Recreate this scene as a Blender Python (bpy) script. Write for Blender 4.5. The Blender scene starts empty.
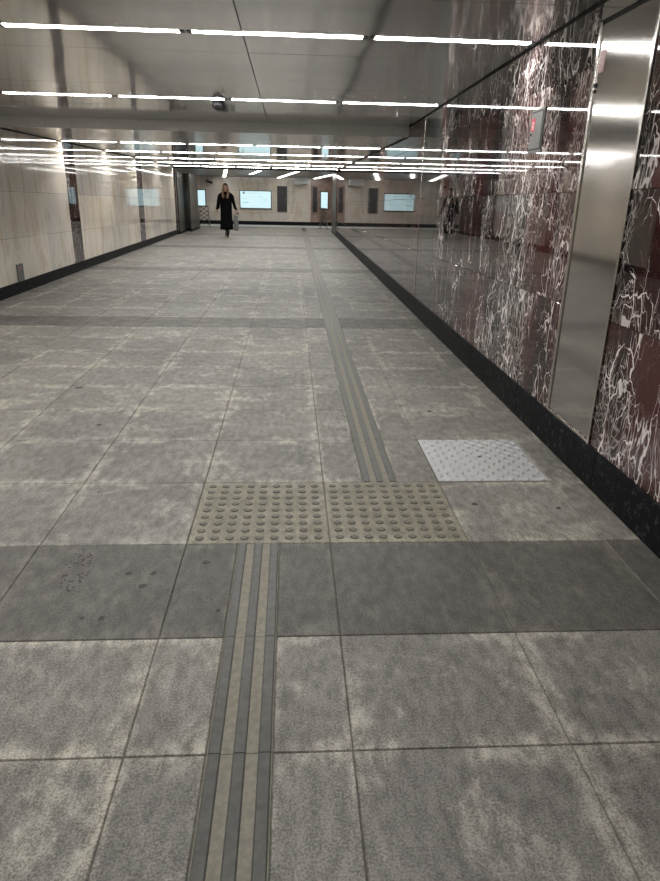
import bpy, bmesh, math, random
from mathutils import Vector, Matrix
random.seed(7)
scene = bpy.context.scene
COL = scene.collection
# ------------------------------------------------------------------ camera, world, exposure
CAM_H = 1.5
cam_data = bpy.data.cameras.new('camera')
cam_data.sensor_fit = 'HORIZONTAL'
cam_data.sensor_width = 36.0
cam_data.lens = 36.0                       # f = 660 px on a 660 px frame
cam_data.clip_start = 0.02
cam_data.clip_end = 200
cam = bpy.data.objects.new('camera', cam_data)
COL.objects.link(cam)
R = Matrix(((0.9982801727762972, 0.0009943029609325686, -0.05861491280679371),
            (-0.055216579303363454, 0.3518287168432261, -0.9344344189799969),
            (0.019693298651102694, 0.9360638682088264, 0.3512785342462125)))
cam.matrix_world = Matrix.Translation((0, 0, CAM_H)) @ R.to_4x4()
scene.camera = cam
world = bpy.data.worlds.new('world')
scene.world = world
world.use_nodes = True
world.node_tree.nodes['Background'].inputs[0].default_value = (0.02, 0.02, 0.022, 1)
world.node_tree.nodes['Background'].inputs[1].default_value = 0.5
vs = scene.view_settings
vs.view_transform = 'Standard'
vs.look = 'None'
vs.gamma = 1
vs.use_curve_mapping = False
vs.exposure = 0.15
LED = 60.0            # radiance of the linear lamps
LOBBY_LED = 13.0
BOARD = 0.78
scene.cycles.max_bounces = 10
scene.cycles.glossy_bounces = 6
scene.cycles.diffuse_bounces = 5

# ------------------------------------------------------------------ plan of the passage (metres)
RX, LX = 1.65, -4.05          # side walls
END = 25.3                    # end of the passage ceiling
LOB = 31.5                    # back wall of the hall beyond
BACK = -6.0
BEAM = 10.1
def ceil_a(y): return 2.54 - 0.0155 * y        # first ceiling, dips slightly
CEIL_B = 2.26
def ceil_l(y): return 2.22 - 0.022 * (y - END) # hall ceiling

# ------------------------------------------------------------------ node helpers
class NT:
    def __init__(s, name):
        s.m = bpy.data.materials.new(name)
        s.m.use_nodes = True
        s.t = s.m.node_tree
        s.b = s.t.nodes['Principled BSDF']
    def n(s, kind, **kw):
        nd = s.t.nodes.new(kind)
        for k, v in kw.items():
            if isinstance(k, str) and hasattr(nd, k): setattr(nd, k, v)
        return nd
    def l(s, a, b): s.t.links.new(a, b)
    def put(s, sock, v):
        if hasattr(v, 'is_output'): s.l(v, sock)
        else: sock.default_value = v
    def math(s, op, a, b=0.0, c=0.0, clamp=False):
        nd = s.n('ShaderNodeMath', operation=op); nd.use_clamp = clamp
        s.put(nd.inputs[0], a); s.put(nd.inputs[1], b); s.put(nd.inputs[2], c)
        return nd.outputs[0]
    def mix(s, f, a, b, kind='MIX'):
        nd = s.n('ShaderNodeMix', data_type='RGBA', blend_type=kind)
        s.put(nd.inputs[0], f); s.put(nd.inputs[6], col(a)); s.put(nd.inputs[7], col(b))
        return nd.outputs[2]
    def pos(s, sx=1, sy=1, sz=1, off=(0, 0, 0)):
        g = s.n('ShaderNodeNewGeometry')
        mp = s.n('ShaderNodeMapping'); s.l(g.outputs['Position'], mp.inputs[0])
        mp.inputs['Scale'].default_value = (sx, sy, sz)
        mp.inputs['Location'].default_value = off
        return mp.outputs[0]
    def noise(s, vec, scale, detail=4, rough=.55, dist=0):
        nd = s.n('ShaderNodeTexNoise'); s.l(vec, nd.inputs['Vector'])
        nd.inputs['Scale'].default_value = scale; nd.inputs['Detail'].default_value = detail
        nd.inputs['Roughness'].default_value = rough; nd.inputs['Distortion'].default_value = dist
        return nd.outputs['Fac'], nd.outputs['Color']
    def ramp(s, v, a, b, x=0.0, y=1.0, smooth=True):
        nd = s.n('ShaderNodeMapRange'); nd.interpolation_type = 'SMOOTHSTEP' if smooth else 'LINEAR'
        s.put(nd.inputs[0], v)
        for i, q in enumerate((a, b, x, y)): nd.inputs[i + 1].default_value = q
        return nd.outputs[0]
    def vor(s, vec, scale, feature='DISTANCE_TO_EDGE'):
        nd = s.n('ShaderNodeTexVoronoi', feature=feature); s.l(vec, nd.inputs['Vector'])
        nd.inputs['Scale'].default_value = scale
        return nd.outputs['Distance']
    def warp(s, vec, ncol, amt):
        v = s.n('ShaderNodeVectorMath', operation='SUBTRACT'); s.l(ncol, v.inputs[0]); v.inputs[1].default_value = (.5, .5, .5)
        w = s.n('ShaderNodeVectorMath', operation='SCALE'); s.l(v.outputs[0], w.inputs[0]); w.inputs['Scale'].default_value = amt
        a = s.n('ShaderNodeVectorMath', operation='ADD'); s.l(vec, a.inputs[0]); s.l(w.outputs[0], a.inputs[1])
        return a.outputs[0]
    def bump(s, h, strength, dist):
        nd = s.n('ShaderNodeBump'); s.l(h, nd.inputs['Height'])
        nd.inputs['Strength'].default_value = strength; nd.inputs['Distance'].default_value = dist
        s.l(nd.outputs[0], s.b.inputs['Normal'])
    def done(s, colour=None, rough=None, metal=None, spec=None, ior=None):
        if colour is not None: s.put(s.b.inputs['Base Color'], col(colour))
        if rough is not None: s.put(s.b.inputs['Roughness'], rough)
        if metal is not None: s.put(s.b.inputs['Metallic'], metal)
        if spec is not None: s.put(s.b.inputs['Specular IOR Level'], spec)
        if ior is not None: s.put(s.b.inputs['IOR'], ior)
        return s.m
def col(c):
    if hasattr(c, 'is_output'): return c
    return (c[0], c[1], c[2], 1) if len(c) == 3 else c

def mat_floor(name, lo, hi, cream, edge_amt, rough=.5):
    t = NT(name)
    p = t.pos()
    big, _ = t.noise(p, 1.1, 5, .6, .4)
    mid, midc = t.noise(p, 6, 6, .65)
    fine, _ = t.noise(p, 150, 3, .7)
    smear, _ = t.noise(t.pos(1, .45, 1), 26, 4, .6)
    c = t.mix(t.ramp(big, .32, .68), lo, hi)
    # mineral bloom: wavering patches along the joints and dried rings
    tc = t.n('ShaderNodeTexCoord'); sep = t.n('ShaderNodeSeparateXYZ'); t.l(tc.outputs['Generated'], sep.inputs[0])
    gx, gy = sep.outputs[0], sep.outputs[1]
    ex = t.math('MINIMUM', gx, t.math('SUBTRACT', 1.0, gx))
    ey = t.math('MINIMUM', gy, t.math('SUBTRACT', 1.0, gy))
    e = t.math('MINIMUM', ex, ey)
    e2 = t.math('ADD', e, t.math('MULTIPLY', t.math('SUBTRACT', mid, .5), .34))
    patch, _ = t.noise(p, 1.9, 3, .5)
    m = t.math('MULTIPLY', t.ramp(e2, .13, .0), t.ramp(patch, .43, .54))
    blot, _ = t.noise(p, 2.7, 5, .62, .5)
    m = t.math('MAXIMUM', m, t.math('MULTIPLY', t.ramp(blot, .565, .625), .6))
    ringn, _ = t.noise(p, 1.5, 2, .5, .8)
    ring = t.math('MULTIPLY', t.ramp(t.math('ABSOLUTE', t.math('SUBTRACT', ringn, .56)), .025, .0), .2)
    m = t.math('MAXIMUM', m, ring)
    m = t.math('MULTIPLY', m, t.ramp(smear, .25, .7, .35, 1.0))
    c = t.mix(t.math('MULTIPLY', m, edge_amt), c, cream)
    # dirty rim of each slab
    c = t.mix(t.math('MULTIPLY', t.ramp(e, .010, .0), .35), c, (.07, .064, .055))
    # speckle
    c = t.mix(1.0, c, t.mix(t.ramp(t.math('ADD', t.math('MULTIPLY', fine, .65), t.math('MULTIPLY', smear, .35)), .38, .62), (.52, .52, .51), (1.42, 1.42, 1.42)), 'MULTIPLY')
    oi = t.n('ShaderNodeObjectInfo')
    c = t.mix(1.0, c, t.mix(oi.outputs['Random'], (.88, .88, .885), (1.1, 1.095, 1.08)), 'MULTIPLY')
    t.bump(t.math('ADD', t.math('MULTIPLY', fine, .4), mid), .35, .002)
    return t.done(c, t.ramp(mid, .3, .7, rough - .07, rough + .1))

def mat_red_marble():
    t = NT('red marble with white veins')
    g = t.n('ShaderNodeNewGeometry'); sp = t.n('ShaderNodeSeparateXYZ'); t.l(g.outputs['Position'], sp.inputs[0])
    Y = sp.outputs[1]
    at = t.n('ShaderNodeAttribute'); at.attribute_type = 'OBJECT'; at.attribute_name = 'slab'
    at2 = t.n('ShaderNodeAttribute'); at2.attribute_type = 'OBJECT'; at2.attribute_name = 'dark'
    off = t.n('ShaderNodeVectorMath', operation='SCALE'); off.inputs[0].default_value = (0, 3.7, 2.3); t.l(at.outputs['Fac'], off.inputs['Scale'])
    base_p = t.n('ShaderNodeVectorMath', operation='ADD'); t.l(t.pos(.6, 1, .46), base_p.inputs[0]); t.l(off.outputs[0], base_p.inputs[1])
    p = base_p.outputs[0]
    _, wc = t.noise(p, 2.6, 4, .55)
    _, wc2 = t.noise(p, 13, 2, .5)
    w = t.warp(t.warp(p, wc, .42), wc2, .035)
    big, _ = t.noise(p, 1.7, 4, .6)
    mask, _ = t.noise(p, 2.0, 2, .5)
    thick, _ = t.noise(p, 6.5, 2, .5)
    d = t.math('DIVIDE', t.math('SUBTRACT', Y, 5.0), .40)      # slabs beside the steel door are heavily veined
    cl = t.math('EXPONENT', t.math('MULTIPLY', t.math('MULTIPLY', d, d), -1.0))
    mk = t.math('ADD', t.ramp(mask, .42, .66, .28, 1.0), t.math('MULTIPLY', cl, .7), clamp=True)
    v1 = t.vor(w, 4.6)
    wd = t.math('MULTIPLY', t.math('ADD', .007, t.math('MULTIPLY', mk, .016)), t.ramp(thick, .40, .66, .0, 1.3))
    l1 = t.math('SUBTRACT', 1.0, t.math('DIVIDE', v1, t.math('ADD', wd, .0004)), clamp=True)
    l1 = t.ramp(l1, 0, .45)
    v2 = t.vor(w, 12.0)
    wd2 = t.math('MULTIPLY', mk, t.ramp(thick, .46, .64, 0, .062))
    l2 = t.ramp(t.math('SUBTRACT', 1.0, t.math('DIVIDE', v2, t.math('ADD', wd2, .0005)), clamp=True), 0, .6, 0, .8)
    v3 = t.vor(w, 27.0)
    l3 = t.ramp(t.math('SUBTRACT', 1.0, t.math('DIVIDE', v3, t.math('ADD', t.math('MULTIPLY', t.ramp(mk, .45, 1.0), .12), .0005)), clamp=True), 0, .8, 0, .35)
    at3 = t.n('ShaderNodeAttribute'); at3.attribute_type = 'OBJECT'; at3.attribute_name = 'plain'
    veins = t.math('MULTIPLY', t.math('MAXIMUM', t.math('MAXIMUM', l1, l2), l3), t.math('SUBTRACT', 1.0, at3.outputs['Fac']))
    base = t.mix(t.ramp(big, .42, .60), (.010, .007, .007), (.062, .018, .016))
    spk, _ = t.noise(p, 34, 5, .75)
    base = t.mix(t.ramp(spk, .5, .8, 0, .42), base, (.20, .12, .105))
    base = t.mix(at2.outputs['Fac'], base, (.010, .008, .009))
    c = t.mix(veins, base, (.74, .68, .665))
    return t.done(c, .03, 0, .42, 1.43)

def mat_beige():
    t = NT('pale cream marble')
    p = t.pos(1, 1, .16)
    _, wc = t.noise(t.pos(), .9, 4, .6)
    w = t.warp(p, wc, .5)
    a, _ = t.noise(w, 3.2, 7, .62, .6)
    b, _ = t.noise(t.pos(1, 1, .5, (2, 5, 1)), .7, 4, .5)
    c = t.mix(t.ramp(b, .35, .65), (.62, .58, .52), (.72, .66, .57))
    c = t.mix(t.ramp(a, .5, .64, 0, .6), c, (.50, .39, .27))
    c = t.mix(t.ramp(a, .44, .36, 0, .5), c, (.42, .38, .34))
    oi = t.n('ShaderNodeObjectInfo')
    c = t.mix(1.0, c, t.mix(oi.outputs['Random'], (.86, .86, .88), (1.08, 1.06, 1.02)), 'MULTIPLY')
    return t.done(c, .06, 0, .5, 1.5)

def mat_black_stone():
    t = NT('black granite')
    a, _ = t.noise(t.pos(), 26, 5, .7)
    c = t.mix(t.ramp(a, .52, .72), (.010, .011, .012), (.06, .065, .068))
    return t.done(c, .45, 0, .06, 1.35)

def mat_metal(name, c, rough, brush=None, wob=0.0, wscale=.7, metal=1.0):
    t = NT(name)
    cc = c
    if brush:
        a, _ = t.noise(t.pos(*brush), 14, 3, .6)
        cc = t.mix(t.ramp(a, .3, .7), tuple(x * .9 for x in c), tuple(min(1, x * 1.08) for x in c))
    if wob:
        b, _ = t.noise(t.pos(1, 1, 1, (4, 2, 0)), wscale, 2, .4)
        t.bump(b, 1.0, wob)
    return t.done(cc, rough, metal)

def mat_plain(name, c, rough=.5, metal=0, var=.0, scale=20, bump=0):
    t = NT(name)
    a, _ = t.noise(t.pos(), scale, 4, .6)
    cc = t.mix(t.ramp(a, .3, .7), tuple(x * (1 - var) for x in c), tuple(x * (1 + var) for x in c)) if var else c
    if bump: t.bump(a, .5, bump)
    return t.done(cc, rough, metal)

def mat_emit(name, c, s, pattern=False):
    t = NT(name)
    t.done((.02, .02, .02) if not pattern else (.3, .33, .34), .3)
    cc = c
    if pattern:
        _, wc = t.noise(t.pos(), 2.0, 3, .6)
        w = t.warp(t.pos(), wc, .25)
        v = t.vor(w, 6.5)
        a, _ = t.noise(t.pos(1, 1, 3), 3.5, 3, .6)
        cc = t.mix(t.ramp(v, .035, .0, 0, .30), c, (.30, .62, .70))
        cc = t.mix(t.ramp(a, .5, .65, 0, .5), cc, (.50, .86, .95))
    t.put(t.b.inputs['Emission Color'], col(cc))
    t.b.inputs['Emission Strength'].default_value = s
    return t.m

M = {
 'tile': mat_floor('grey stone paving', (.154, .143, .129), (.214, .200, .180), (.40, .37, .317), .9),
 'dark_tile': mat_floor('dark stone paving', (.072, .067, .060), (.098, .091, .081), (.20, .185, .15), .35),
 'pad': mat_floor('sandy warning paving', (.170, .155, .115), (.215, .198, .150), (.32, .30, .24), .5),
 'dome': mat_plain('worn dome tops', (.115, .105, .085), .5, var=.15),
 'grout': mat_plain('grout', (.115, .106, .09), .9, var=.2),
 'guide_base': mat_plain('sandy guide strip', (.20, .185, .145), .6, var=.18, scale=40),
 'guide_bar': mat_plain('dark guide bar', (.080, .078, .072), .42, var=.2, scale=30),
 'red': mat_red_marble(), 'beige': mat_beige(), 'black': mat_black_stone(),
 'ceil': mat_metal('polished ceiling metal', (.60, .585, .565), .09, None, .008, .8),
 'ceil_b': mat_metal('smooth polished ceiling metal', (.70, .67, .64), .06, None, .001, .8),
 'ceil_soft': mat_metal('satin ceiling metal', (.66, .64, .61), .2, None, .001, .8),
 'beam': mat_plain('painted grey beam', (.50, .49, .465), .55, var=.04),
 'void': mat_plain('black shadow gap', (.008, .008, .008), .8),
 'shell': mat_plain('concrete shell', (.25, .24, .22), .8, var=.1),
 'steel': mat_metal('brushed stainless steel', (.46, .445, .43), .10, (1, 1, 60), .0012, 1.6),
 'steel_trim': mat_metal('stainless steel trim', (.52, .50, .47), .2, (1, 1, 8)),
 'dark_steel': mat_metal('dark brushed steel', (.075, .075, .073), .3, (1, 30, 1)),
 'smoked': mat_plain('dark polished panel', (.018, .022, .021), .03),
 'plate': mat_metal('galvanised tread plate', (.62, .62, .63), .42, None, metal=.75),
 'cab': mat_plain('grey painted metal', (.13, .13, .125), .4, .2, var=.05),
 'red_label': mat_plain('red label', (.55, .035, .06), .5),
 'white': mat_plain('white print', (.7, .7, .7), .5),
 'faded': mat_plain('faded red label', (.42, .17, .17), .45, var=.25, scale=60),
 'black_plastic': mat_plain('black plastic', (.012, .012, .013), .35),
 'led': mat_emit('lamp diffuser', (1.0, .99, .96), LED),
 'led2': mat_emit('hall lamp diffuser', (1, .98, .93), LOBBY_LED),
 'board': mat_emit('backlit information panel', (.66, .93, .98), BOARD, True),
 'ink': mat_emit('printed ink on panel', (.07, .22, .26), .5),
 'ink2': mat_emit('pale printed ink on panel', (.38, .66, .74), .7),
 'soffit': mat_plain('light grey painted board', (.62, .66, .67), .5, var=.03),
 'lobby_ceiling': mat_plain('hall ceiling', (.22, .21, .20), .35, .2, var=.1, scale=3),
 'coat': mat_plain('black wool', (.005, .005, .006), .95, var=.3, scale=60),
 'skin': mat_plain('skin', (.38, .23, .17), .5, var=.05),
 'hair': mat_plain('blond hair', (.20, .13, .075), .5, var=.35, scale=40),
 'roots': mat_plain('dark hair roots', (.035, .022, .015), .5, var=.2),
 'boot': mat_plain('black leather', (.008, .008, .008), .3),
 'bagm': mat_plain('grey fabric', (.16, .155, .15), .7, var=.25, scale=25),
 'tan': mat_plain('tan leather', (.20, .14, .09), .5, var=.1),
 'stain': mat_plain('dried dark stain', (.030, .028, .030), .6),
 'print': mat_plain('purple grey stain', (.040, .028, .044), .6),
 'lips': mat_plain('lips', (.35, .08, .07), .5),
}

M['coat'].node_tree.nodes['Principled BSDF'].inputs['Specular IOR Level'].default_value = .08
for k in ('roots', 'hair', 'boot'): M[k].node_tree.nodes['Principled BSDF'].inputs['Specular IOR Level'].default_value = .15
# ------------------------------------------------------------------ mesh helpers
class MB:
    def __init__(s): s.v = []; s.f = []
    def add(s, vs_, fs):
        o = len(s.v); s.v += [tuple(v) for v in vs_]; s.f += [tuple(i + o for i in f) for f in fs]; return s
    def box(s, x0, x1, y0, y1, z0, z1):
        return s.add([(x0,y0,z0),(x1,y0,z0),(x1,y1,z0),(x0,y1,z0),(x0,y0,z1),(x1,y0,z1),(x1,y1,z1),(x0,y1,z1)],
                     [(0,3,2,1),(4,5,6,7),(0,1,5,4),(1,2,6,5),(2,3,7,6),(3,0,4,7)])
    def hexa(s, bottom, top):     # two quads, counter-clockwise seen from above
        return s.add(list(bottom) + list(top), [(0,3,2,1),(4,5,6,7),(0,1,5,4),(1,2,6,5),(2,3,7,6),(3,0,4,7)])
    def tube(s, a, b, r0, r1=None, n=10):
        r1 = r0 if r1 is None else r1
        a, b = Vector(a), Vector(b); d = (b - a).normalized()
        u = d.orthogonal().normalized(); w = d.cross(u)
        vv = []
        for c, r in ((a, r0), (b, r1)):
            for k in range(n):
                t = 2 * math.pi * k / n
                vv.append(c + u * math.cos(t) * r + w * math.sin(t) * r)
        ff = [(k, (k + 1) % n, n + (k + 1) % n, n + k) for k in range(n)]
        ff += [tuple(range(n - 1, -1, -1)), tuple(range(n, 2 * n))]
        return s.add(vv, ff)
    def loft(s, rings, cap=True):
        n = len(rings[0]); vv = [p for r in rings for p in r]; ff = []
        for i in range(len(rings) - 1):
            for k in range(n):
                ff.append((i*n+k, i*n+(k+1)%n, (i+1)*n+(k+1)%n, (i+1)*n+k))
        if cap: ff += [tuple(range(n - 1, -1, -1)), tuple(range((len(rings)-1)*n, len(rings)*n))]
        return s.add(vv, ff)
    def ball(s, c, rx, ry, rz, n=12, m=8, fn=None):
        c = Vector(c); vv = [c + Vector((0, 0, -rz))]
        for j in range(1, m):
            ph = -math.pi/2 + math.pi * j / m
            for k in range(n):
                t = 2*math.pi*k/n
                vv.append(c + Vector((rx*math.cos(ph)*math.cos(t), ry*math.cos(ph)*math.sin(t), rz*math.sin(ph))))
        vv.append(c + Vector((0, 0, rz)))
        if fn: vv = [fn(v) for v in vv]
        ff = [(0, 1 + (k+1) % n, 1 + k) for k in range(n)]
        for j in range(m - 2):
            for k in range(n):
                a = 1 + j*n
                ff.append((a+k, a+(k+1)%n, a+n+(k+1)%n, a+n+k))
        a = 1 + (m-2)*n
        ff += [(a+k, a+(k+1)%n, len(vv)-1) for k in range(n)]
        return s.add(vv, ff)
    def mesh(s, name, mat, smooth=False):
        me = bpy.data.meshes.new(name); me.from_pydata(s.v, [], s.f); me.update()
        bm = bmesh.new(); bm.from_mesh(me); bmesh.ops.recalc_face_normals(bm, faces=bm.faces); bm.to_mesh(me); bm.free()
        for mm in (mat if isinstance(mat, (list, tuple)) else [mat]): me.materials.append(M[mm])
        if smooth:
            for p in me.polygons: p.use_smooth = True
        return me
    def build(s, name, mat, parent=None, loc=(0,0,0), smooth=False, bevel=0, **props):
        return link(name, s.mesh(name, mat, smooth), parent, loc, bevel=bevel, **props)

def link(name, data, parent=None, loc=(0,0,0), rotz=0, bevel=0, **props):
    o = bpy.data.objects.new(name, data)
    COL.objects.link(o); o.location = loc; o.rotation_euler = (0, 0, rotz)
    if parent: o.parent = parent
    if bevel:
        b = o.modifiers.new('bevel', 'BEVEL'); b.width = bevel; b.segments = 2; b.limit_method = 'ANGLE'
    for k, v in props.items(): o[k] = v
    return o
def struct(name, mb, mat, loc=(0,0,0), **kw): return mb.build(name, mat, None, loc, kind='structure', **kw)
def thing(name, label, category, loc=(0,0,0), rotz=0, group=None):
    o = link(name, None, None, loc, rotz, label=label, category=category)
    if group: o['group'] = group
    return o

_cache = {}
def slab_mesh(name, lx, ly, h, mat, bev=.003):
    """bevelled slab, origin at its top centre"""
    key = (name, round(lx, 4), round(ly, 4), h, mat)
    if key in _cache: return _cache[key]
    x, y = lx/2, ly/2
    r = lambda q, z: [(-x+q,-y+q,z),(x-q,-y+q,z),(x-q,y-q,z),(-x+q,y-q,z)]
    mb = MB(); vv = r(0, -h) + r(0, -bev) + r(bev, 0)
    ff = [(0,3,2,1),(8,9,10,11)]
    for a in (0, 4):
        for k in range(4): ff.append((a+k, a+(k+1)%4, a+4+(k+1)%4, a+4+k))
    mb.add(vv, ff); me = mb.mesh(name, mat); _cache[key] = me
    return me

# ------------------------------------------------------------------ FLOOR
G = .0025
floor = struct('floor', MB().box(-8, 5, BACK, LOB + .3, -.35, -.0045), 'grout')
XJ = [LX, -3.71, -3.063, -2.416, -1.769, -1.121, -.473, .177, .820, 1.464, RX]
YJ = [.28, .82, 1.457, 1.985, 2.66, 3.335, 4.0, 4.63, 5.255, 5.88, 6.505, 7.13, 7.76]
bands = [(1.985, 2.66)]
def add_period(start, n):
    a = start; b = start + .66
    bands.append((a, b)); YJ.append(b)
    step = (start + 5.775 - b) / 8
    for k in range(1, n + 1): YJ.append(b + step * k)
add_period(7.76, 8); add_period(13.535, 8); add_period(19.31, 8); add_period(25.085, 8)
YJ = [y for y in YJ if y < LOB - .2] + [LOB]
def gx(y): return .402 + .0022 * (y - 3.36)      # left edge of the far guide strip
GW = .182
far_mb = {'tile': MB(), 'dark_tile': MB()}
def tile(x0, x1, y0, y1, mat, single=True, name='paving_slab'):
    if x1 - x0 < .012: return None
    if single:
        dz = -random.random() * .0012
        return link(name, slab_mesh(name, x1-x0-G, y1-y0-G, .0045, mat), floor, ((x0+x1)/2, (y0+y1)/2, dz))
    far_mb[mat].box(x0+G/2, x1-G/2, y0+G/2, y1-G/2, -.0045, -random.random()*.001)
for j in range(len(YJ) - 1):
    y0, y1 = YJ[j], YJ[j+1]
    dark = any(abs(y0 - a) < .02 for a, b in bands)
    m = 'dark_tile' if dark else 'tile'
    single = y0 < 15.6
    for i in range(len(XJ) - 1):
        x0, x1 = XJ[i], XJ[i+1]
        if abs(y0 - 2.66) < .01 and i in (6, 7): continue            # warning pads
        if abs(y0 - 3.335) < .01 and i == 8: continue                # tread plate
        if single and y1 < 3.0 and x1 < -3.1: single_i = False       # outside the frame
        else: single_i = single
        if i == 6 and y1 < 2.67:
            tile(x0, -.243, y0, y1, m); tile(-.053, x1, y0, y1, m); continue
        if i == 7 and y0 > 3.3:
            s0 = gx((y0+y1)/2)
            tile(x0, s0 - .004, y0, y1, m, single_i); tile(s0 + GW + .004, x1, y0, y1, m, single_i); continue
        tile(x0, x1, y0, y1, m, single_i)
# outside: hall floor at the sides and floor behind the viewer
yy = 25.3
while yy < LOB:
    for xx in [-8 + .65*k for k in range(6)] + [1.66 + .65*k for k in range(5)]:
        far_mb['tile'].box(xx+G, min(xx+.65, 5 if xx > 0 else LX)-G, yy, min(yy+.64, LOB)-G, -.0045, -.0005)
    yy += .645
yy = .28
while yy > BACK:
    for i in range(len(XJ)-1): far_mb['tile'].box(XJ[i]+G, XJ[i+1]-G, yy-.64+G, yy-G, -.0045, -.0006)
    yy -= .645
far_mb['tile'].build('distant_paving', 'tile', floor, kind='stuff')
far_mb['dark_tile'].build('distant_dark_paving', 'dark_tile', floor, kind='stuff')
# warning pads with truncated domes
def dome_mesh():
    mb = MB(); n = 10; rings = []
    for r, z in ((.0205, 0), (.019, .003), (.0145, .0052)):
        rings.append([(r*math.cos(2*math.pi*k/n), r*math.sin(2*math.pi*k/n), z) for k in range(n)])
    mb.loft(rings); return mb.mesh('dome', 'dome')
dm = dome_mesh()
for (x0, x1) in ((XJ[6], XJ[7]), (XJ[7], XJ[8])):
    p = tile(x0, x1, 2.66, 3.335, 'pad', True, 'warning_paving_slab'); p.location.z = 0
    p['label'] = 'sandy warning slab with raised round studs'
    for a in range(9):
        for b in range(9):
            link('dome', dm, p, ((a-4)*.0685, (b-4)*.0715, 0))
# guide strips
def guide_piece(cx, y0, y1, skew=0, loc_parent=floor):
    o = MB().box(-GW/2-.002, GW/2+.002, -(y1-y0)/2+.001, (y1-y0)/2-.001, -.0045, -.001).build('guide_strip', 'guide_base', loc_parent, (cx, (y0+y1)/2, 0))
    for k in (-1, 0, 1):
        w = .0185; h = (y1-y0)/2 - .0015
        x = k * .0715
        MB().add([(x-w,-h,-.001),(x+w,-h,-.001),(x+w,h,-.001),(x-w,h,-.001),(x-w+.004,-h,.003),(x+w-.004,-h,.003),(x+w-.004,h,.003),(x-w+.004,h,.003)],
                 [(0,3,2,1),(4,5,6,7),(0,1,5,4),(1,2,6,5),(2,3,7,6),(3,0,4,7)]).build('guide_bar', 'guide_bar', o)
    return o
for j in range(len(YJ) - 1):
    y0, y1 = YJ[j], YJ[j+1]
    if y1 < 2.67: guide_piece(-.148, y0, y1)
    elif y0 > 3.3 and y0 < 28: guide_piece(gx((y0+y1)/2) + GW/2, y0, y1)
# spots, cracked corner and shoe print on the paving
def blob(mb, x, y, rx, ry, z=.0009, n=9, rot=0):
    vv = []
    for k in range(n):
        t = 2*math.pi*k/n; q = random.uniform(.75, 1.2)
        a, b = rx*q*math.cos(t), ry*q*math.sin(t)
        vv.append((x + a*math.cos(rot)-b*math.sin(rot), y + a*math.sin(rot)+b*math.cos(rot), z))
    low = [(v[0], v[1], z - .002) for v in vv]
    mb.loft([low, vv])
for (x, y, r) in ((-.676,2.423,.017),(-.572,2.42,.014),(-.602,2.324,.018),(-.708,2.113,.014),(-.778,2.115,.009),(-.367,2.503,.016),(-1.7,5.2,.03),(-1.3,4.3,.02),(1.02,4.6,.02),(.95,3.05,.016),(1.38,3.0,.014),(-.28,2.15,.009)):
    mb = MB(); blob(mb, x, y, r, r*.8, rot=random.random()); mb.build('stain', 'stain', floor)
mb = MB()
for k in range(60):
    t = random.uniform(0, 2*math.pi); q = math.sqrt(random.random())
    u, v = q*.055*math.cos(t), q*.165*math.sin(t)
    if abs(v) < .03 and abs(u) < .03: continue
    blob(mb, -.90 + u - v*.08, 2.455 + v, .0055, .0045, n=6)
mb.build('shoe_print', 'print', floor, kind='stuff')

# ------------------------------------------------------------------ tread plate
plate = thing('access_cover', 'silver chequered metal cover plate let into the floor beside the studded paving', 'cover', (1.142, 3.668, 0))
MB().box(-.317, .317, -.328, .328, -.004, .0015).build('plate', 'plate', plate, bevel=.001)
mb = MB()
for a in range(14):
    for b in range(15):
        x = (a-6.5)*.0445; y = (b-7)*.0445
        q_ = 1 if (a+b) % 2 else -1
        l, w = .019, .006
        c_, s_ = math.cos(q_*.785), math.sin(q_*.785)
        q = lambda u, v, z: (x+u*c_-v*s_, y+u*s_+v*c_, z)
        mb.add([q(-l,0,.0012), q(0,-w,.0012), q(l,0,.0012), q(0,w,.0012), q(-l*.5,0,.007), q(l*.5,0,.007)],
               [(0,1,4),(1,5,4),(1,2,5),(2,3,5),(3,4,5),(3,0,4)])
mb.build('raised_tread', 'plate', plate, kind='stuff')
mb = MB(); mb.tube((.01, .03, .0015), (.01, .03, .0022), .012, n=12); mb.build('lifting_hole', 'void', plate)

# ------------------------------------------------------------------ WALLS
def wall_panel(parent, side, a0, a1, zb, zt, X, mat, th=.03, gap=.0015, off0=0, off1=0, name='stone_panel'):
    """panel of a side wall; zb, zt are (z at a0, z at a1); side=+1 right wall (face towards -x), -1 left wall"""
    g = gap; a0 += g; a1 -= g
    c = .0015
    f = lambda q, d0, d1: [(X+d0, a0+q, zb[0]+g+q), (X+d1, a1-q, zb[1]+g+q), (X+d1, a1-q, zt[1]-g-q), (X+d0, a0+q, zt[0]-g-q)]
    s = side
    o = MB()
    vv = f(0, s*th, s*th) + f(0, s*(c+off0), s*(c+off1)) + f(c, s*off0, s*off1)
    cy = (a0+a1)/2; cz = (zb[0]+zt[0])/2
    vv = [(v[0]-X, v[1]-cy, v[2]-cz) for v in vv]
    ff = [(0,1,2,3),(8,9,10,11)]
    for a in (0, 4):
        for k in range(4): ff.append((a+k, a+(k+1)%4, a+4+(k+1)%4, a+4+k))
    o.add(vv, ff)
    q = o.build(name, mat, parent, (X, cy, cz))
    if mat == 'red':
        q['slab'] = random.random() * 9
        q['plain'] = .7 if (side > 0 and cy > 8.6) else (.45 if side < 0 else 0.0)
        q['dark'] = .6 if (side > 0 and 4.9 < cy < 7.9 and .9 < cz < 1.6) else (.45 if side < 0 else (random.random() < .2) * .5)  # middle slabs on the right carry a dark reflection put into their colour
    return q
def joint(base):
    return lambda y: base - .0165 * y
J = [joint(.958), joint(1.600), joint(2.242)]
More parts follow.
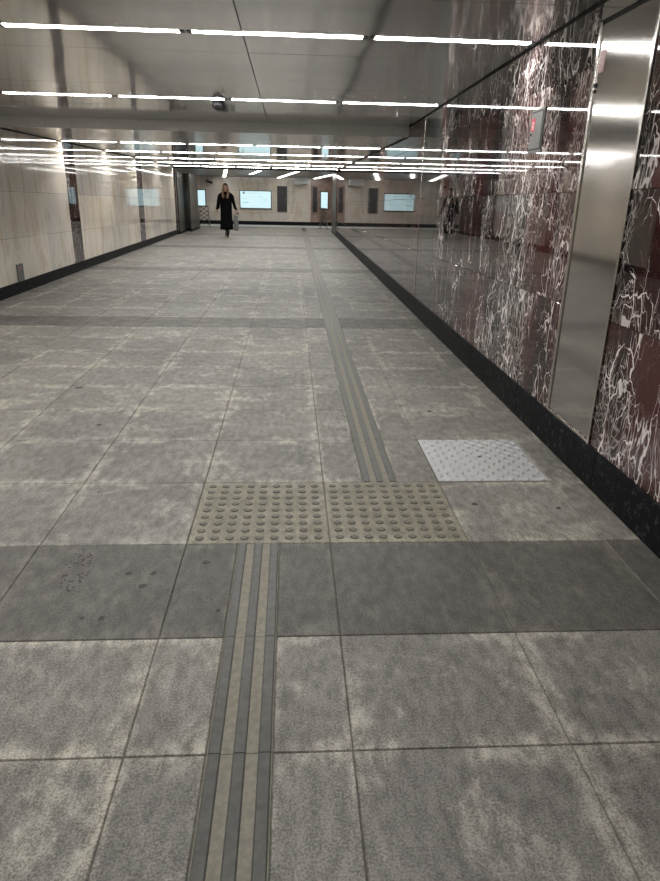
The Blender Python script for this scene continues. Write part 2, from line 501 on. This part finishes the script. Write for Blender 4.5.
def column_of_panels(parent, side, a0, a1, z0, X, mat, off=(0,0), name='stone_panel', whole=False):
    top = (lambda y: (ceil_a(y) if y < BEAM else CEIL_B) - .012)
    zs = [lambda y: z0] + [j for j in J] + [top]
    if whole: zs = [zs[0], top]
    lo = zs[0]
    for hi in zs[1:]:
        cap = lambda y, h=hi: min(h(y), top(a0 if (a0 < BEAM) else y) if a0 < BEAM else top(y))
        zb = (lo(a0), lo(a1)); zt = (cap(a0), cap(a1))
        if zt[0] - zb[0] < .06: 
            break
        # swallow a sliver under the ceiling into this panel
        if hi is not zs[-1]:
            rest = top((a0+a1)/2) - hi((a0+a1)/2)
            if rest < .06: zt = (top(a0), top(a1))
        wall_panel(parent, side, a0, a1, zb, zt, X, mat, off0=off[0], off1=off[1], name=name)
        if zt[0] >= top(a0) - 1e-6: break
        lo = hi
def span(a0, a1, n): return [(a0 + (a1-a0)*k/n, a0 + (a1-a0)*(k+1)/n) for k in range(n)]
# right wall
wall_right = struct('wall_right', MB().box(RX+.03, RX+.25, BACK, 25.6, -.01, 2.75), 'void')
segs = [(-4.9, 3.33, 6, 'red'), (3.99, 7.92, 3, 'red'), (7.92, 8.62, 1, 'smoked'),
        (8.62, 13.69, 4, 'red'), (13.69, 14.39, 1, 'smoked'), (14.39, 19.5, 4, 'red'), (19.5, 20.2, 1, 'smoked'), (20.2, 25.3, 4, 'red')]
segs.insert(0, (BACK, -4.9, 1, 'red'))
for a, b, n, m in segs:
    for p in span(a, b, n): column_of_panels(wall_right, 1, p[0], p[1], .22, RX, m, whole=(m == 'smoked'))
MB().box(RX-.004, RX+.03, 8.885, 8.905, .22, ceil_a(8.9)-.02).build('metal_edge_strip', 'steel_trim', wall_right)
# left wall
wall_left = struct('wall_left', MB().box(LX-.25, LX-.03, BACK, 25.15, -.01, 2.75), 'void')
pil = [(-4.51, -3.88), (1.35, 1.98), (7.19, 7.83), (13.04, 13.66), (18.90, 19.58), (24.76, 25.15)]
prev = BACK
for a, b in pil:
    n = max(1, round((a - prev)/1.31))
    for p in span(prev, a, n): column_of_panels(wall_left, -1, p[0], p[1], .165, LX, 'beige')
    column_of_panels(wall_left, -1, a, b, .165, LX, 'red', name='dark_stone_panel', whole=True)
    prev = b
# plinths (baseboards)
def plinth(name, x0, x1, z, seg):
    base = struct(name, MB().box(x0+.004 if x0 > 0 else x0, x1 if x0 > 0 else x1-.004, BACK, seg[-1][1], -.01, z-.006), 'void')
    for a, b in seg: MB().box(x0, x1, a+.0015, b-.0015, 0, z).build('plinth_block', 'black', base, bevel=.003)
plinth('baseboard_right', RX-.012, RX+.045, .219, span(BACK, 25.6, 24))
plinth('baseboard_left', LX-.045, LX+.012, .165, span(BACK, 25.15, 24))
# black shadow gaps where walls meet the ceiling
struct('trim_1', MB().hexa([(RX-.001,BACK,ceil_a(BACK)-.012),(RX+.02,BACK,ceil_a(BACK)-.012),(RX+.02,BEAM,ceil_a(BEAM)-.012),(RX-.001,BEAM,ceil_a(BEAM)-.012)],
                           [(RX-.001,BACK,ceil_a(BACK)),(RX+.02,BACK,ceil_a(BACK)),(RX+.02,BEAM,ceil_a(BEAM)),(RX-.001,BEAM,ceil_a(BEAM))]), 'void')
struct('trim_2', MB().box(RX-.006, RX+.02, BEAM, 25.3, CEIL_B-.018, CEIL_B), 'void')
struct('trim_3', MB().box(LX-.02, LX+.012, BEAM, 25.15, CEIL_B-.008, CEIL_B), 'void')
struct('wall_back', MB().box(LX-.2, RX+.2, BACK-.2, BACK, -.01, 2.8), 'beige')

# ------------------------------------------------------------------ steel door on the right
door = struct('door_1', MB().box(RX+.004, RX+.03, 3.345, 3.985, .235, 2.36), 'steel')
door['label'] = 'brushed stainless steel door flush in the red marble wall'
fr = MB(); fr.box(RX-.004, RX+.03, 3.960, 3.988, .222, 2.375); fr.build('door_frame', 'steel_trim', door, bevel=.002)
fr = MB(); fr.box(RX-.010, RX+.03, 3.334, 3.350, .222, 2.375); fr.box(RX-.004, RX+.03, 3.354, 3.368, .222, 2.375); fr.build('door_frame', 'steel_trim', door, bevel=.002)
MB().box(RX-.006, RX+.03, 3.35, 3.96, .222, .238).build('door_frame', 'steel_trim', door, bevel=.002)
MB().box(RX+.01, RX+.03, 3.334, 3.988, 2.36, 2.385).build('shadow_gap', 'void', door)
MB().box(RX+.002, RX+.03, 3.334, 3.988, 2.385, ceil_a(4)-.012).build('header_panel', 'steel', door)
MB().box(RX+.002, RX+.006, 3.875, 3.945, 2.13, 2.235).build('label', 'faded', door, label='small faded red label')
mb = MB(); mb.tube((RX+.006,3.957,2.075),(RX-.006,3.957,2.075),.011,n=12); mb.tube((RX+.006,3.957,2.045),(RX-.004,3.957,2.045),.008,n=12)
mb.build('lock', 'black_plastic', door)

# ------------------------------------------------------------------ small grey cabinet on the marble
cab = thing('wall_cabinet', 'small grey metal cabinet with red label high on the red marble wall', 'cabinet', (RX, 4.79, 1.80))
MB().box(-.010, -.001, -.125, .125, -.02, .25).build('cabinet_body', 'cab', cab, bevel=.003)
MB().box(-.014, -.010, -.105, .105, .005, .228).build('cabinet_door', 'cab', cab, bevel=.002)
gv = MB(); gv.box(-.0115, -.010, -.112, .112, .228, .235).box(-.0115, -.010, -.112, .112, -.002, .005).box(-.0115, -.010, -.112, -.105, -.002, .235).box(-.0115, -.010, .105, .112, -.002, .235); gv.build('door_gap', 'void', cab)
lab = MB().box(-.0155, -.014, .02, .085, .115, .195).build('label', 'red_label', cab, label='red square label with white mark')
mb = MB()
for k in range(14):      # ring of the mark
    a = 2*math.pi*k/14; b = 2*math.pi*(k+1)/14
    f = lambda t, r: (-.0158, .052 + r*math.cos(t), .155 + r*math.sin(t))
    mb.add([f(a,.013), f(b,.013), f(b,.020), f(a,.020)], [(0,1,2,3)])
mb.box(-.0162, -.0156, .036, .068, .128, .133)
mb.build('mark', 'white', lab)
mb = MB(); mb.tube((-.014,.075,.095),(-.022,.075,.095),.009,n=12); mb.build('latch', 'black_plastic', cab)

# small metal plate low on the left wall
pl = thing('socket_plate', 'small grey metal plate with reddish marks low on the cream wall at left', 'plate', (LX, 10.37, .168))
MB().box(0.0005, .016, -.115, .115, 0, .25).build('plate', 'cab', pl, bevel=.003)
MB().box(.016, .0172, -.03, .04, .165, .205).build('label', 'faded', pl)
for (y, z) in ((-.095,.02),(.095,.02),(-.095,.23),(.095,.23)):
    mb = MB(); mb.tube((.015,y,z),(.019,y,z),.007,n=8); mb.build('screw', 'steel_trim', pl)

# ------------------------------------------------------------------ CEILING
ceiling = struct('ceiling', MB().box(-8, 5, BACK-.2, LOB+.3, 2.72, 2.95), 'shell')
def ceil_panel(x0, x1, y0, y1, zf, mat, tilt=0, th=.02):
    g = .003
    x0 += g; x1 -= g; y0 += g; y1 -= g
    cx, cy = (x0+x1)/2, (y0+y1)/2; cz = zf(cy)
    zz = lambda y, x: zf(y) - cz + tilt*(x-cx)
    lo = [(x-cx, y-cy, zz(y, x)) for x, y in ((x0,y0),(x1,y0),(x1,y1),(x0,y1))]
    hi = [(a, b, c+th) for a, b, c in lo]
    return MB().hexa(lo, hi).build('ceiling_panel', mat, ceiling, (cx, cy, cz))
ys = [BACK, -4.86, -3.36, -1.86, -.36, 1.12, 2.61, 4.10, 5.585, 7.12, 8.60, BEAM]
for j in range(len(ys)-1):
    for (x0, x1) in ((LX, -.315), (-.315, RX)):
        ceil_panel(x0, x1, ys[j], ys[j+1], ceil_a, 'ceil', random.uniform(-.0008, .0008))
zb = lambda y: CEIL_B
ys = [BEAM+.03, 12.86, 15.82, 18.78, 21.74, 24.68, END]
for j in range(len(ys)-1):
    for (x0, x1) in ((LX, -.315), (-.315, RX)):
        ceil_panel(x0, x1, ys[j], ys[j+1], zb, 'ceil_soft' if j == 0 else 'ceil_b', random.uniform(-.0003, .0003))
beam = MB().box(LX, RX, BEAM, BEAM+.03, CEIL_B-.004, ceil_a(BEAM)+.03).build('beam_face', 'beam', ceiling)
# dark lip at the end of the passage, then the hall ceiling
struct('trim_4', MB().box(LX-.3, RX+.35, END, END+.12, 2.205, 2.75), 'void')
lc = MB().hexa([(-8,END+.12,ceil_l(END+.12)),(5,END+.12,ceil_l(END+.12)),(5,LOB+.2,ceil_l(LOB+.2)),(-8,LOB+.2,ceil_l(LOB+.2))],
               [(-8,END+.12,2.75),(5,END+.12,2.75),(5,LOB+.2,2.75),(-8,LOB+.2,2.75)]).build('hall_ceiling_panel', 'lobby_ceiling', ceiling)

# ------------------------------------------------------------------ linear lamps across the passage
def lamp(x0, x1, y, z, label, group, slope=0):
    t = thing('linear_ceiling_light', label, 'light', ((x0+x1)/2, y, z), 0, group)
    h = (x1-x0)/2
    MB().box(-h, h, -.032, .032, -.0025, -.0005).build('diffuser', 'led', t)
    MB().box(h, h+.035, -.036, .036, -.004, -.0005).build('end_cap', 'black_plastic', t)
    MB().box(-h-.035, -h, -.036, .036, -.004, -.0005).build('end_cap', 'black_plastic', t)
    return t
ordn = ['leftmost', 'second from left', 'third from left', 'fourth from left', 'fifth from left', 'sixth from left']
rows = [(-3.9, .51, 'behind'), (2.02, .51, 'behind'),
        (4.99, .512, 'nearest row'), (7.96, .522, 'row just before the grey beam'),
        (12.92, .55, 'first row past the beam'), (15.85, .76, 'second row past the beam'),
        (18.8, .40, 'third row past the beam'), (21.75, .62, 'fourth row past the beam'), (24.64, .5, 'last row at the far end')]
for y, g0, nm in rows:
    gaps = sorted(g0 + 1.193*k for k in range(-5, 3) if LX+.12 < g0 + 1.193*k < RX-.12)
    edges = [LX+.02] + gaps + [RX-.02]
    z = (ceil_a(y) if y < BEAM else CEIL_B)
    k = 0
    for i in range(len(edges)-1):
        a = edges[i] + (.042 if i else .036); b = edges[i+1] - (.042 if i < len(edges)-2 else .036)
        if b - a < .12: continue
        if nm == 'behind':
            lamp(a, b, y, z, 'white linear light strip in the ceiling overhead or behind the viewer', 'strip lights out of view overhead')
        else:
            lamp(a, b, y, z, 'white ceiling strip light, %s in the %s' % (ordn[k], nm), 'strip lights across the passage ceiling')
        k += 1

# ------------------------------------------------------------------ dome camera under the ceiling
dc = thing('dome_camera', 'black dome security camera hanging under the ceiling beside the second light row', 'camera', (-.80, 8.14, ceil_a(8.14)))
mb = MB(); mb.tube((0,0,0),(0,0,-.03),.060,.068,16); mb.build('mount', 'black_plastic', dc)
mb = MB(); mb.ball((0,0,-.03),.066,.066,.060,16,8); mb.build('dome_cover', 'black_plastic', dc, smooth=True)
# ------------------------------------------------------------------ HALL beyond
wall_far = struct('wall_far', MB().box(-8, 5, LOB+.03, LOB+.25, -.01, 2.75), 'void')
def back_panel(x0, x1, z0, z1, mat, name='stone_panel', y=LOB):
    g = .002; c = .002
    cx, cz = (x0+x1)/2, (z0+z1)/2
    f = lambda q, yy_: [(x0+g+q-cx, yy_, z0+g+q-cz), (x1-g-q-cx, yy_, z0+g+q-cz), (x1-g-q-cx, yy_, z1-g-q-cz), (x0+g+q-cx, yy_, z1-g-q-cz)]
    vv = f(0, .03) + f(0, c) + f(c, 0)
    ff = [(0,1,2,3),(8,9,10,11)]
    for a in (0, 4):
        for k in range(4): ff.append((a+k, a+(k+1)%4, a+4+(k+1)%4, a+4+k))
    MB().add(vv, ff).build(name, mat, wall_far, (cx, y, cz))
M['brown'] = mat_plain('shaded marble', (.26, .19, .16), .12, var=.3, scale=3)  # right part of the same far wall, its shade put into a darker colour
xs = [-8, -6.6, -5.3, -4.0, -2.72, -1.45, -.18, .75, 1.35, 2.6, 3.8, 5]
zs = [.24, .62, 1.03, 1.52, 2.16]
for i in range(len(xs)-1):
    for j in range(4):
        back_panel(xs[i], xs[i+1], zs[j], zs[j+1], 'brown' if xs[i] > .7 else 'beige')
bb = struct('baseboard_far', MB().box(-8, 5, LOB-.02, LOB+.03, .08, .24), 'black')
struct('trim_5', MB().box(-8, 5, LOB-.16, LOB, -.01, .08), 'soffit')
struct('wall_far_left', MB().box(-8.2, -8, 25.2, LOB+.2, -.01, 2.75), 'beige')
struct('wall_far_right', MB().box(5, 5.2, 25.2, LOB+.2, -.01, 2.75), 'beige')
struct('wall_hall_front_left', MB().box(-8, LX-.25, 25.0, 25.15, -.01, 2.75), 'beige')
struct('wall_hall_front_right', MB().box(RX+.4, 5, 25.3, 25.5, -.01, 2.75), 'beige')
# tall dark recess doors on the back wall
def recess(x0, x1, z0, z1, label, name='service_door'):
    t = thing(name, label, 'door', ((x0+x1)/2, LOB-.002, z0)); h = (x1-x0)/2; H = z1-z0
    fr = MB().box(-h, -h+.025, -.03, 0, 0, H).box(h-.025, h, -.03, 0, 0, H).box(-h+.025, h-.025, -.03, 0, H-.025, H).box(-h+.025, h-.025, -.03, 0, 0, .025)
    fr.build('frame', 'dark_steel', t)
    d = MB().box(-h+.026, h-.026, -.022, -.002, .026, H-.026).build('door_leaf', 'black_plastic' if name == 'service_door' else 'dark_steel', t)
    MB().box(h-.075, h-.06, -.04, -.022, H*.45, H*.55).build('handle', 'steel_trim', d)
    return t
recess(-.62, -.17, .66, 1.74, 'dark grey tall service hatch on the cream far wall right of the large lit board')
recess(.96, 1.18, .66, 1.74, 'narrow dark service hatch on the shaded brown part of the far wall')
# pale pilaster where cream stone meets stone toned darker for shade
MB().box(.72, .88, -.05, 0, .0, 1.86).build('trim_6', 'beige', None, (0, LOB-.001, .24), kind='structure')
sf = thing('ceiling_box', 'pale grey boxed duct under the hall ceiling near the far wall', 'duct', (.45, 30.6, 1.80))
MB().hexa([(-.31,0,.0),(.31,0,.04),(.31,.85,.04),(-.31,.85,0)], [(-.31,0,.31),(.31,0,.31),(.31,.85,.285),(-.31,.85,.285)]).build('casing', 'soffit', sf, bevel=.004)
MB().box(-.33, .33, .02, .86, .285, .302).build('mounting_flange', 'dark_steel', sf)

# lit boards
def board(name, x0, x1, z0, z1, label, lines):
    t = thing(name, label, 'board', ((x0+x1)/2, LOB-.002, z0)); w = (x1-x0)/2; h = z1-z0
    MB().box(-w-.035, w+.035, -.07, 0, -.04, 0).box(-w-.035, w+.035, -.07, 0, h, h+.035).box(-w-.035, -w, -.07, 0, 0, h).box(w, w+.035, -.07, 0, 0, h).build('frame', 'dark_steel', t)
    p = MB().box(-w, w, -.055, -.005, 0, h).build('display_panel', 'board', t)
    if lines:
        mb = MB(); mb.ball((-w+.155, -.056, h-.075), .045, .003, .045, 12, 6); mb.box(-w+.14, -w+.17, -.06, -.056, h-.03, h-.012); mb.build('emblem', 'ink', p)
        mb = MB(); mb.box(-w+.10, w-.12, -.0565, -.0555, h-.10, h-.093)
        for (a, b, z) in ((.13,.17,.40),(.14,.3,.38),(.12,.38,.22),(.12,.34,.20),(.4,.55,.45)):
            mb.box(-w+a, -w+b, -.0565, -.0555, z, z+.014)
        # route lines of the map
        pts = [(.75,.5),(.9,.47),(1.0,.40),(1.12,.37),(1.22,.30),(1.27,.18)]
        for a, b in zip(pts, pts[1:]): mb.tube((-w+a[0],-.056,a[1]), (-w+b[0],-.056,b[1]), .006, n=5)
        pts = [(.8,.12),(.86,.3),(.98,.22),(1.1,.24),(1.15,.5)]
        for a, b in zip(pts, pts[1:]): mb.tube((-w+a[0],-.056,a[1]), (-w+b[0],-.056,b[1]), .005, n=5)
        mb.build('printed_map', 'ink2', p)
    return t
board('information_board', -2.25, -.90, .80, 1.50, 'large wide backlit pale blue map board on the far wall', True)
board('information_board', -4.16, -3.80, .86, 1.50, 'left small backlit pale blue board behind the dark steel doors', False)
board('information_board', 1.34, 1.64, .82, 1.52, 'right small backlit pale blue board beside the steel column', False)
# hall lamps, set askew in the sloping ceiling
def hall_lamp(a, b, label):
    a = Vector((a[0], a[1], ceil_l(a[1]))); b = Vector((b[0], b[1], ceil_l(b[1])))
    c = (a+b)/2; t = thing('hall_ceiling_light', label, 'light', c, 0, 'askew lights in the far hall')
    d = (b-a); L = d.length/2; d.normalize(); s = Vector((-d.y, d.x, 0)).normalized(); up = Vector((0,0,1))
    def bar(w, z0, z1, L_):
        P = lambda u, v, z: d*u + s*v + up*z
        return MB().hexa([P(-L_,-w,z0),P(-L_,w,z0),P(L_,w,z0),P(L_,-w,z0)],[P(-L_,-w,z1),P(-L_,w,z1),P(L_,w,z1),P(L_,-w,z1)])
    bar(.075, -.02, -.001, L+.02).build('housing', 'steel_trim', t)
    bar(.06, -.026, -.0201, L).build('diffuser', 'led2', t)
HL = [((-2.33, 25.7), (-2.9, 31.2)), ((-1.12, 25.7), (-1.62, 28.6)), ((.24, 25.7), (-.55, 31.2)), ((1.62, 27.2), (1.05, 31.2))]
for (a, b), s in zip(HL, ('leftmost', 'second from left', 'third from left', 'rightmost')):
    hall_lamp(a, b, 'bright skewed light in the far hall ceiling, %s' % s)
hall_lamp((-5.6, 26.2), (-5.6, 31.0), 'skewed light in the far hall hidden behind the dark doors at left')
hall_lamp((3.4, 26.2), (3.4, 31.0), 'skewed light in the far hall hidden behind the steel column')

# bullet camera on the far wall
bc = thing('wall_camera', 'small black bullet camera on a bracket high on the far cream wall', 'camera', (-3.62, LOB, 1.86))
mb = MB(); mb.tube((0,-.001,0),(0,-.16,-.01),.018); mb.tube((0,0,0),(0,-.02,0),.045,n=12); mb.build('bracket', 'black_plastic', bc)
mb = MB(); mb.tube((-.10,-.18,.03),(.17,-.24,-.05),.042,.05,14); mb.build('camera_body', 'black_plastic', bc)
mb = MB(); mb.tube((.17,-.24,-.05),(.19,-.245,-.056),.04,.04,14); mb.build('lens', 'smoked', bc)

# dark steel door leaves at the end of the left wall
def leaf(x, y0, y1, label, rotz=0):
    t = thing('steel_door_leaf', label, 'door', (x, (y0+y1)/2, 0), rotz); h = (y1-y0)/2
    MB().box(-.03, .03, -h, h, .09, 2.08).build('leaf', 'dark_steel', t, bevel=.004)
    MB().box(-.034, .034, -h, h, .0, .088).build('kick_plate', 'black', t)
    MB().box(.0302, .037, -h+.02, -h+.08, .1, 2.07).build('stile', 'steel_trim', t)
    MB().box(.0302, .034, -.004, .004, .1, 2.07).build('groove', 'void', t)
leaf(-4.02, 25.2, 27.9, 'dark brushed steel door leaf at the end of the cream wall, nearer one')
leaf(-3.84, 26.85, 29.1, 'dark brushed steel door leaf, farther one beside the small lit board')
# steel column at the end of the right wall
sc_ = thing('steel_column', 'square steel column at the end of the red marble wall', 'column', (1.78, 26.9, 0))
MB().box(-.13, .13, -1.25, 1.2, .06, 2.17).build('shaft', 'dark_steel', sc_, bevel=.006)
MB().box(-.14, .14, -1.27, 1.22, 0, .06).build('base', 'black', sc_)
MB().box(-.136, -.13, -1.2, -1.12, .06, 2.16).build('corner_strip', 'steel_trim', sc_)

# folded barriers standing under the small boards
def barrier(x, y, rz, label):
    t = thing('folding_barrier', label, 'barrier', (x, y, 0), rz)
    for sx in (-.24, .24):
        mb = MB(); mb.tube((sx,0,.0),(sx*.75,0,.86),.018); mb.tube((sx,-.13,.012),(sx,.13,.012),.016); mb.build('post', 'cab', t)
    for k in range(4):
        mb = MB(); z = .10 + k*.17
        mb.tube((-.22+k*.01,.02,z),(.20-k*.01,.02,z+.26),.011); mb.build('slat', 'black_plastic', t)
        mb = MB(); mb.tube((-.22+k*.01,-.02,z+.26),(.20-k*.01,-.02,z),.011); mb.build('slat', 'black_plastic', t)
    mb = MB(); mb.tube((-.19,0,.86),(.19,0,.86),.02); mb.build('top_rail', 'cab', t)
barrier(-3.72, 30.2, .5, 'folded lattice barrier of dark tubes under the small lit board at left')
barrier(1.42, 30.3, -.9, 'folded lattice barrier of dark tubes beside the steel column')

# ------------------------------------------------------------------ WOMAN in a long black coat, walking towards the viewer
per = thing('person', 'woman with long blond hair in a long black coat walking, holding a bag', 'person', (-2.21, 24.0, 0))
def skin_body():
    P = {}; V = []; Rr = []; Ed = []
    def v(name, p, r, par=None):
        P[name] = len(V); V.append(p); Rr.append(r)
        if par is not None: Ed.append((P[par], P[name]))
    v('pelvis', (0,0,.93), .135)
    v('waist', (0,0,1.08), .105, 'pelvis'); v('chest', (0,.005,1.27), .125, 'waist'); v('collar', (0,.01,1.41), .085, 'chest')
    v('neck', (0,0,1.47), .047, 'collar'); v('skull0', (0,-.008,1.54), .055, 'neck')
    for s, n in ((-1, 'a'), (1, 'b')):
        v('sh'+n, (s*.165,.01,1.385), .055, 'collar')
        el = (s*.245,.03,1.12) if s < 0 else (s*.25,.0,1.12)
        wr = (s*.285,-.06,.885) if s < 0 else (s*.335,-.05,.885)
        v('el'+n, el, .040, 'sh'+n); v('wr'+n, wr, .027, 'el'+n)
        pm = (wr[0]+s*.008, wr[1]-.01, wr[2]-.055); v('pm'+n, pm, .030, 'wr'+n)
        for k, (dx, ln) in enumerate(((-.027,.060),(-.009,.070),(.009,.066),(.026,.052))):
            b = (pm[0]+s*.004, pm[1]+dx, pm[2]-.035); v('f%d%s' % (k, n), b, .0095, 'pm'+n)
            c = (b[0]-s*.006, b[1]-.002, b[2]-ln*.55); v('g%d%s' % (k, n), c, .0085, 'f%d%s' % (k, n))
            e = (c[0]-s*.022, c[1]-.002, c[2]-ln*.40); v('h%d%s' % (k, n), e, .007, 'g%d%s' % (k, n))
        v('t1'+n, (pm[0]-s*.012, pm[1]-.040, pm[2]+.010), .011, 'pm'+n)
        v('t2'+n, (pm[0]-s*.020, pm[1]-.062, pm[2]-.018), .009, 't1'+n)
    v('hipa', (-.085,0,.88), .095, 'pelvis'); v('kneea', (-.07,.10,.50), .055, 'hipa'); v('anka', (-.055,.34,.27), .030, 'kneea')
    v('hipb', (.085,0,.88), .095, 'pelvis'); v('kneeb', (.075,-.045,.48), .055, 'hipb'); v('ankb', (.055,-.058,.20), .030, 'kneeb')
    me = bpy.data.meshes.new('body'); me.from_pydata(V, Ed, []); me.update()
    o = bpy.data.objects.new('tmp_body', me); COL.objects.link(o)
    sk = o.modifiers.new('skin', 'SKIN'); sub = o.modifiers.new('sub', 'SUBSURF'); sub.levels = 1
    for i, r in enumerate(Rr): me.skin_vertices[0].data[i].radius = (r, r)
    me.skin_vertices[0].data[0].use_root = True
    dg = bpy.context.evaluated_depsgraph_get(); out = bpy.data.meshes.new_from_object(o.evaluated_get(dg))
    bpy.data.objects.remove(o)
    return out
bme = skin_body()
bm = bmesh.new(); bm.from_mesh(bme)
hm = MB()
def face(v):
    x, y, z = v; dz = z - 1.615
    if y < 0:
        if dz < 0: y *= 1 - .10*abs(dz)/.11; x *= 1 + .9*dz*1.2
        nose = math.exp(-((x/.014)**2) - ((dz+.018)/.022)**2); y -= .020*nose
        for s in (-1, 1): y += .010*math.exp(-((x - s*.032)/.016)**2 - ((dz-.008)/.012)**2)
        y -= .006*math.exp(-(x/.022)**2 - ((dz+.058)/.009)**2); y -= .008*math.exp(-(x/.02)**2 - ((dz+.095)/.014)**2)
    return Vector((x, y, z))
hm.ball((0,-.005,1.615), .073, .090, .112, 28, 24, face)
for s in (-1, 1): hm.ball((s*.074,.005,1.608), .010, .018, .030, 8, 6)
hme = hm.mesh('head', 'skin'); bm.from_mesh(hme)
bm.to_mesh(bme); bm.free(); bme.materials.clear(); bme.materials.append(M['skin'])
for p in bme.polygons: p.use_smooth = True; p.material_index = 0
body = link('body', bme, per)
mb = MB(); mb.ball((-.031,-.083,1.622),.011,.006,.006,8,6); mb.ball((.031,-.083,1.622),.011,.006,.006,8,6); mb.build('eyes', 'black_plastic', per)
mb = MB(); mb.ball((0,-.098,1.556),.020,.006,.007,10,6); mb.build('mouth', 'lips', per)
# hair: cap over the skull and two long falls over the shoulders
mb = MB()
mb.ball((0,.012,1.635), .084, .100, .110, 20, 14, lambda v: Vector((v.x, v.y + (.05 if v.z < 1.63 and v.y < -.02 else 0), v.z)))
mb.build('hair_crown', 'roots', per, smooth=True)
mb = MB()
for s in (-1, 1):
    rings = []
    for z, x, y, a, b in ((1.68,.070,-.01,.020,.05),(1.60,.082,-.01,.026,.055),(1.50,.088,-.03,.034,.055),(1.40,.085,-.085,.045,.045),(1.32,.070,-.125,.046,.030),(1.25,.060,-.133,.026,.018)):
        rings.append([(s*x + a*math.cos(2*math.pi*k/12), y + b*math.sin(2*math.pi*k/12) + .004*math.sin(5*k), z) for k in range(12)])
    mb.loft(rings)
rings = []
for z, a, b, y in ((1.66,.080,.05,.06),(1.55,.085,.05,.065),(1.42,.10,.045,.085),(1.30,.09,.03,.13)):
    rings.append([(a*math.cos(2*math.pi*k/14), y + b*math.sin(2*math.pi*k/14), z) for k in range(14)])
mb.loft(rings); mb.build('long_hair', 'hair', per, smooth=True)
# coat
mb = MB(); rings = []
for z, a, b, y in ((.245,.225,.185,.04),(.42,.215,.175,.03),(.65,.200,.165,.015),(.86,.195,.150,.005),(1.0,.200,.140,0),(1.10,.192,.130,0),(1.22,.200,.14,0),(1.33,.215,.14,.005),(1.40,.225,.11,.01),(1.445,.15,.085,.012),(1.47,.085,.065,.01)):
    rings.append([(a*math.cos(2*math.pi*k/24)*(1+.03*math.sin(k*2.1)*(1.2-min(z,1.2))), y + b*math.sin(2*math.pi*k/24)*(1+.05*math.sin(k*3.0)*(1.2-min(z,1.2))), z) for k in range(24)])
mb.loft(rings)
def sleeve(pts):
    rings = []
    for (c, r) in pts:
        rings.append([(c[0] + r*math.cos(2*math.pi*k/14), c[1] + r*math.sin(2*math.pi*k/14)*1.05, c[2] + r*.35*math.cos(2*math.pi*k/14)*(-1 if c[0] < 0 else 1)*-1) for k in range(14)])
    mb.loft(rings)
sleeve([((-.15,.01,1.42),.05),((-.19,.01,1.385),.075),((-.225,.025,1.25),.070),((-.25,.03,1.12),.066),((-.27,-.01,1.0),.062),((-.285,-.055,.90),.066)])
sleeve([((.15,.01,1.42),.05),((.19,.01,1.385),.075),((.225,.01,1.25),.068),((.255,0,1.12),.062),((.295,-.02,1.0),.056),((.33,-.045,.90),.060)])
mb.build('coat', 'coat', per, smooth=True)
mb = MB()
for s in (-1, 1):
    mb.add([(s*.02,-.150,1.10),(s*.10,-.145,1.30),(s*.12,-.10,1.43),(s*.05,-.10,1.46),(s*.012,-.148,1.25)], [(0,1,2,3,4)])
mb.build('lapels', 'coat', per)
mb = MB(); rings = []
for z, k_ in ((1.055, 1.0), (1.10, 1.0)):
    rings.append([(.198*math.cos(2*math.pi*k/24), .140*math.sin(2*math.pi*k/24), z) for k in range(24)])
mb.loft(rings); mb.build('belt', 'coat', per)
def boot(ax, ay, az, kx, ky, kz, lift, label=None):
    mb = MB(); mb.tube((kx,ky,kz),(ax,ay,az-.02),.066,.040,14)
    rings = []
    for y, w, h, z in ((.05,.030,.07,.0),(.0,.036,.10,.0),(-.06,.038,.07,0),(-.13,.040,.045,0),(-.18,.028,.03,0)):
        zz = az-.085+lift*(-y*.6)
        rings.append([(ax + w*math.cos(2*math.pi*k/12), ay + y, zz + max(0, h*(.5+.5*math.sin(2*math.pi*k/12)))) for k in range(12)])
    mb.loft(rings); mb.box(ax-.02, ax+.02, ay+.01, ay+.05, az-.09, az-.05)
    mb.build('boot', 'boot', per, smooth=False)
boot(.045,-.06,.09,.068,-.05,.46,0)
boot(-.05,.40,.20,-.068,.13,.47,-.9)
# bag hanging from her hand
bag = thing('tote_bag', 'tall grey fabric bag hanging from the walking woman\'s hand', 'bag', (-1.85, 23.93, .22))
mb = MB(); rings = []
for z, a, b in ((0,.085,.05),(.05,.10,.06),(.30,.10,.055),(.48,.085,.035)):
    rings.append([(-.03 + a*math.cos(2*math.pi*k/16)*.8, b*math.sin(2*math.pi*k/16), z) for k in range(16)])
mb.loft(rings); mb.build('bag_body', 'bagm', bag, smooth=True)
mb = MB()
for y in (-.03, .03):
    pts = [(-.08,y,.46),(-.05,y*.8,.54),(.03,y*.4,.575),(.05,y*.8,.54),(.03,y,.46)]
    for a, b in zip(pts, pts[1:]): mb.tube(a, b, .006, n=6)
mb.build('handle', 'bagm', bag)
pouch = thing('small_pouch', 'small tan pouch held in the walking woman\'s hand beside the grey bag', 'pouch', (-1.80, 23.82, .74))
mb = MB(); mb.ball((0,0,.04),.045,.02,.05,12,8); mb.build('pouch_body', 'tan', pouch, smooth=True)
mb = MB(); mb.tube((0,0,.08),(0,.02,.12),.006,n=6); mb.build('strap', 'tan', pouch)
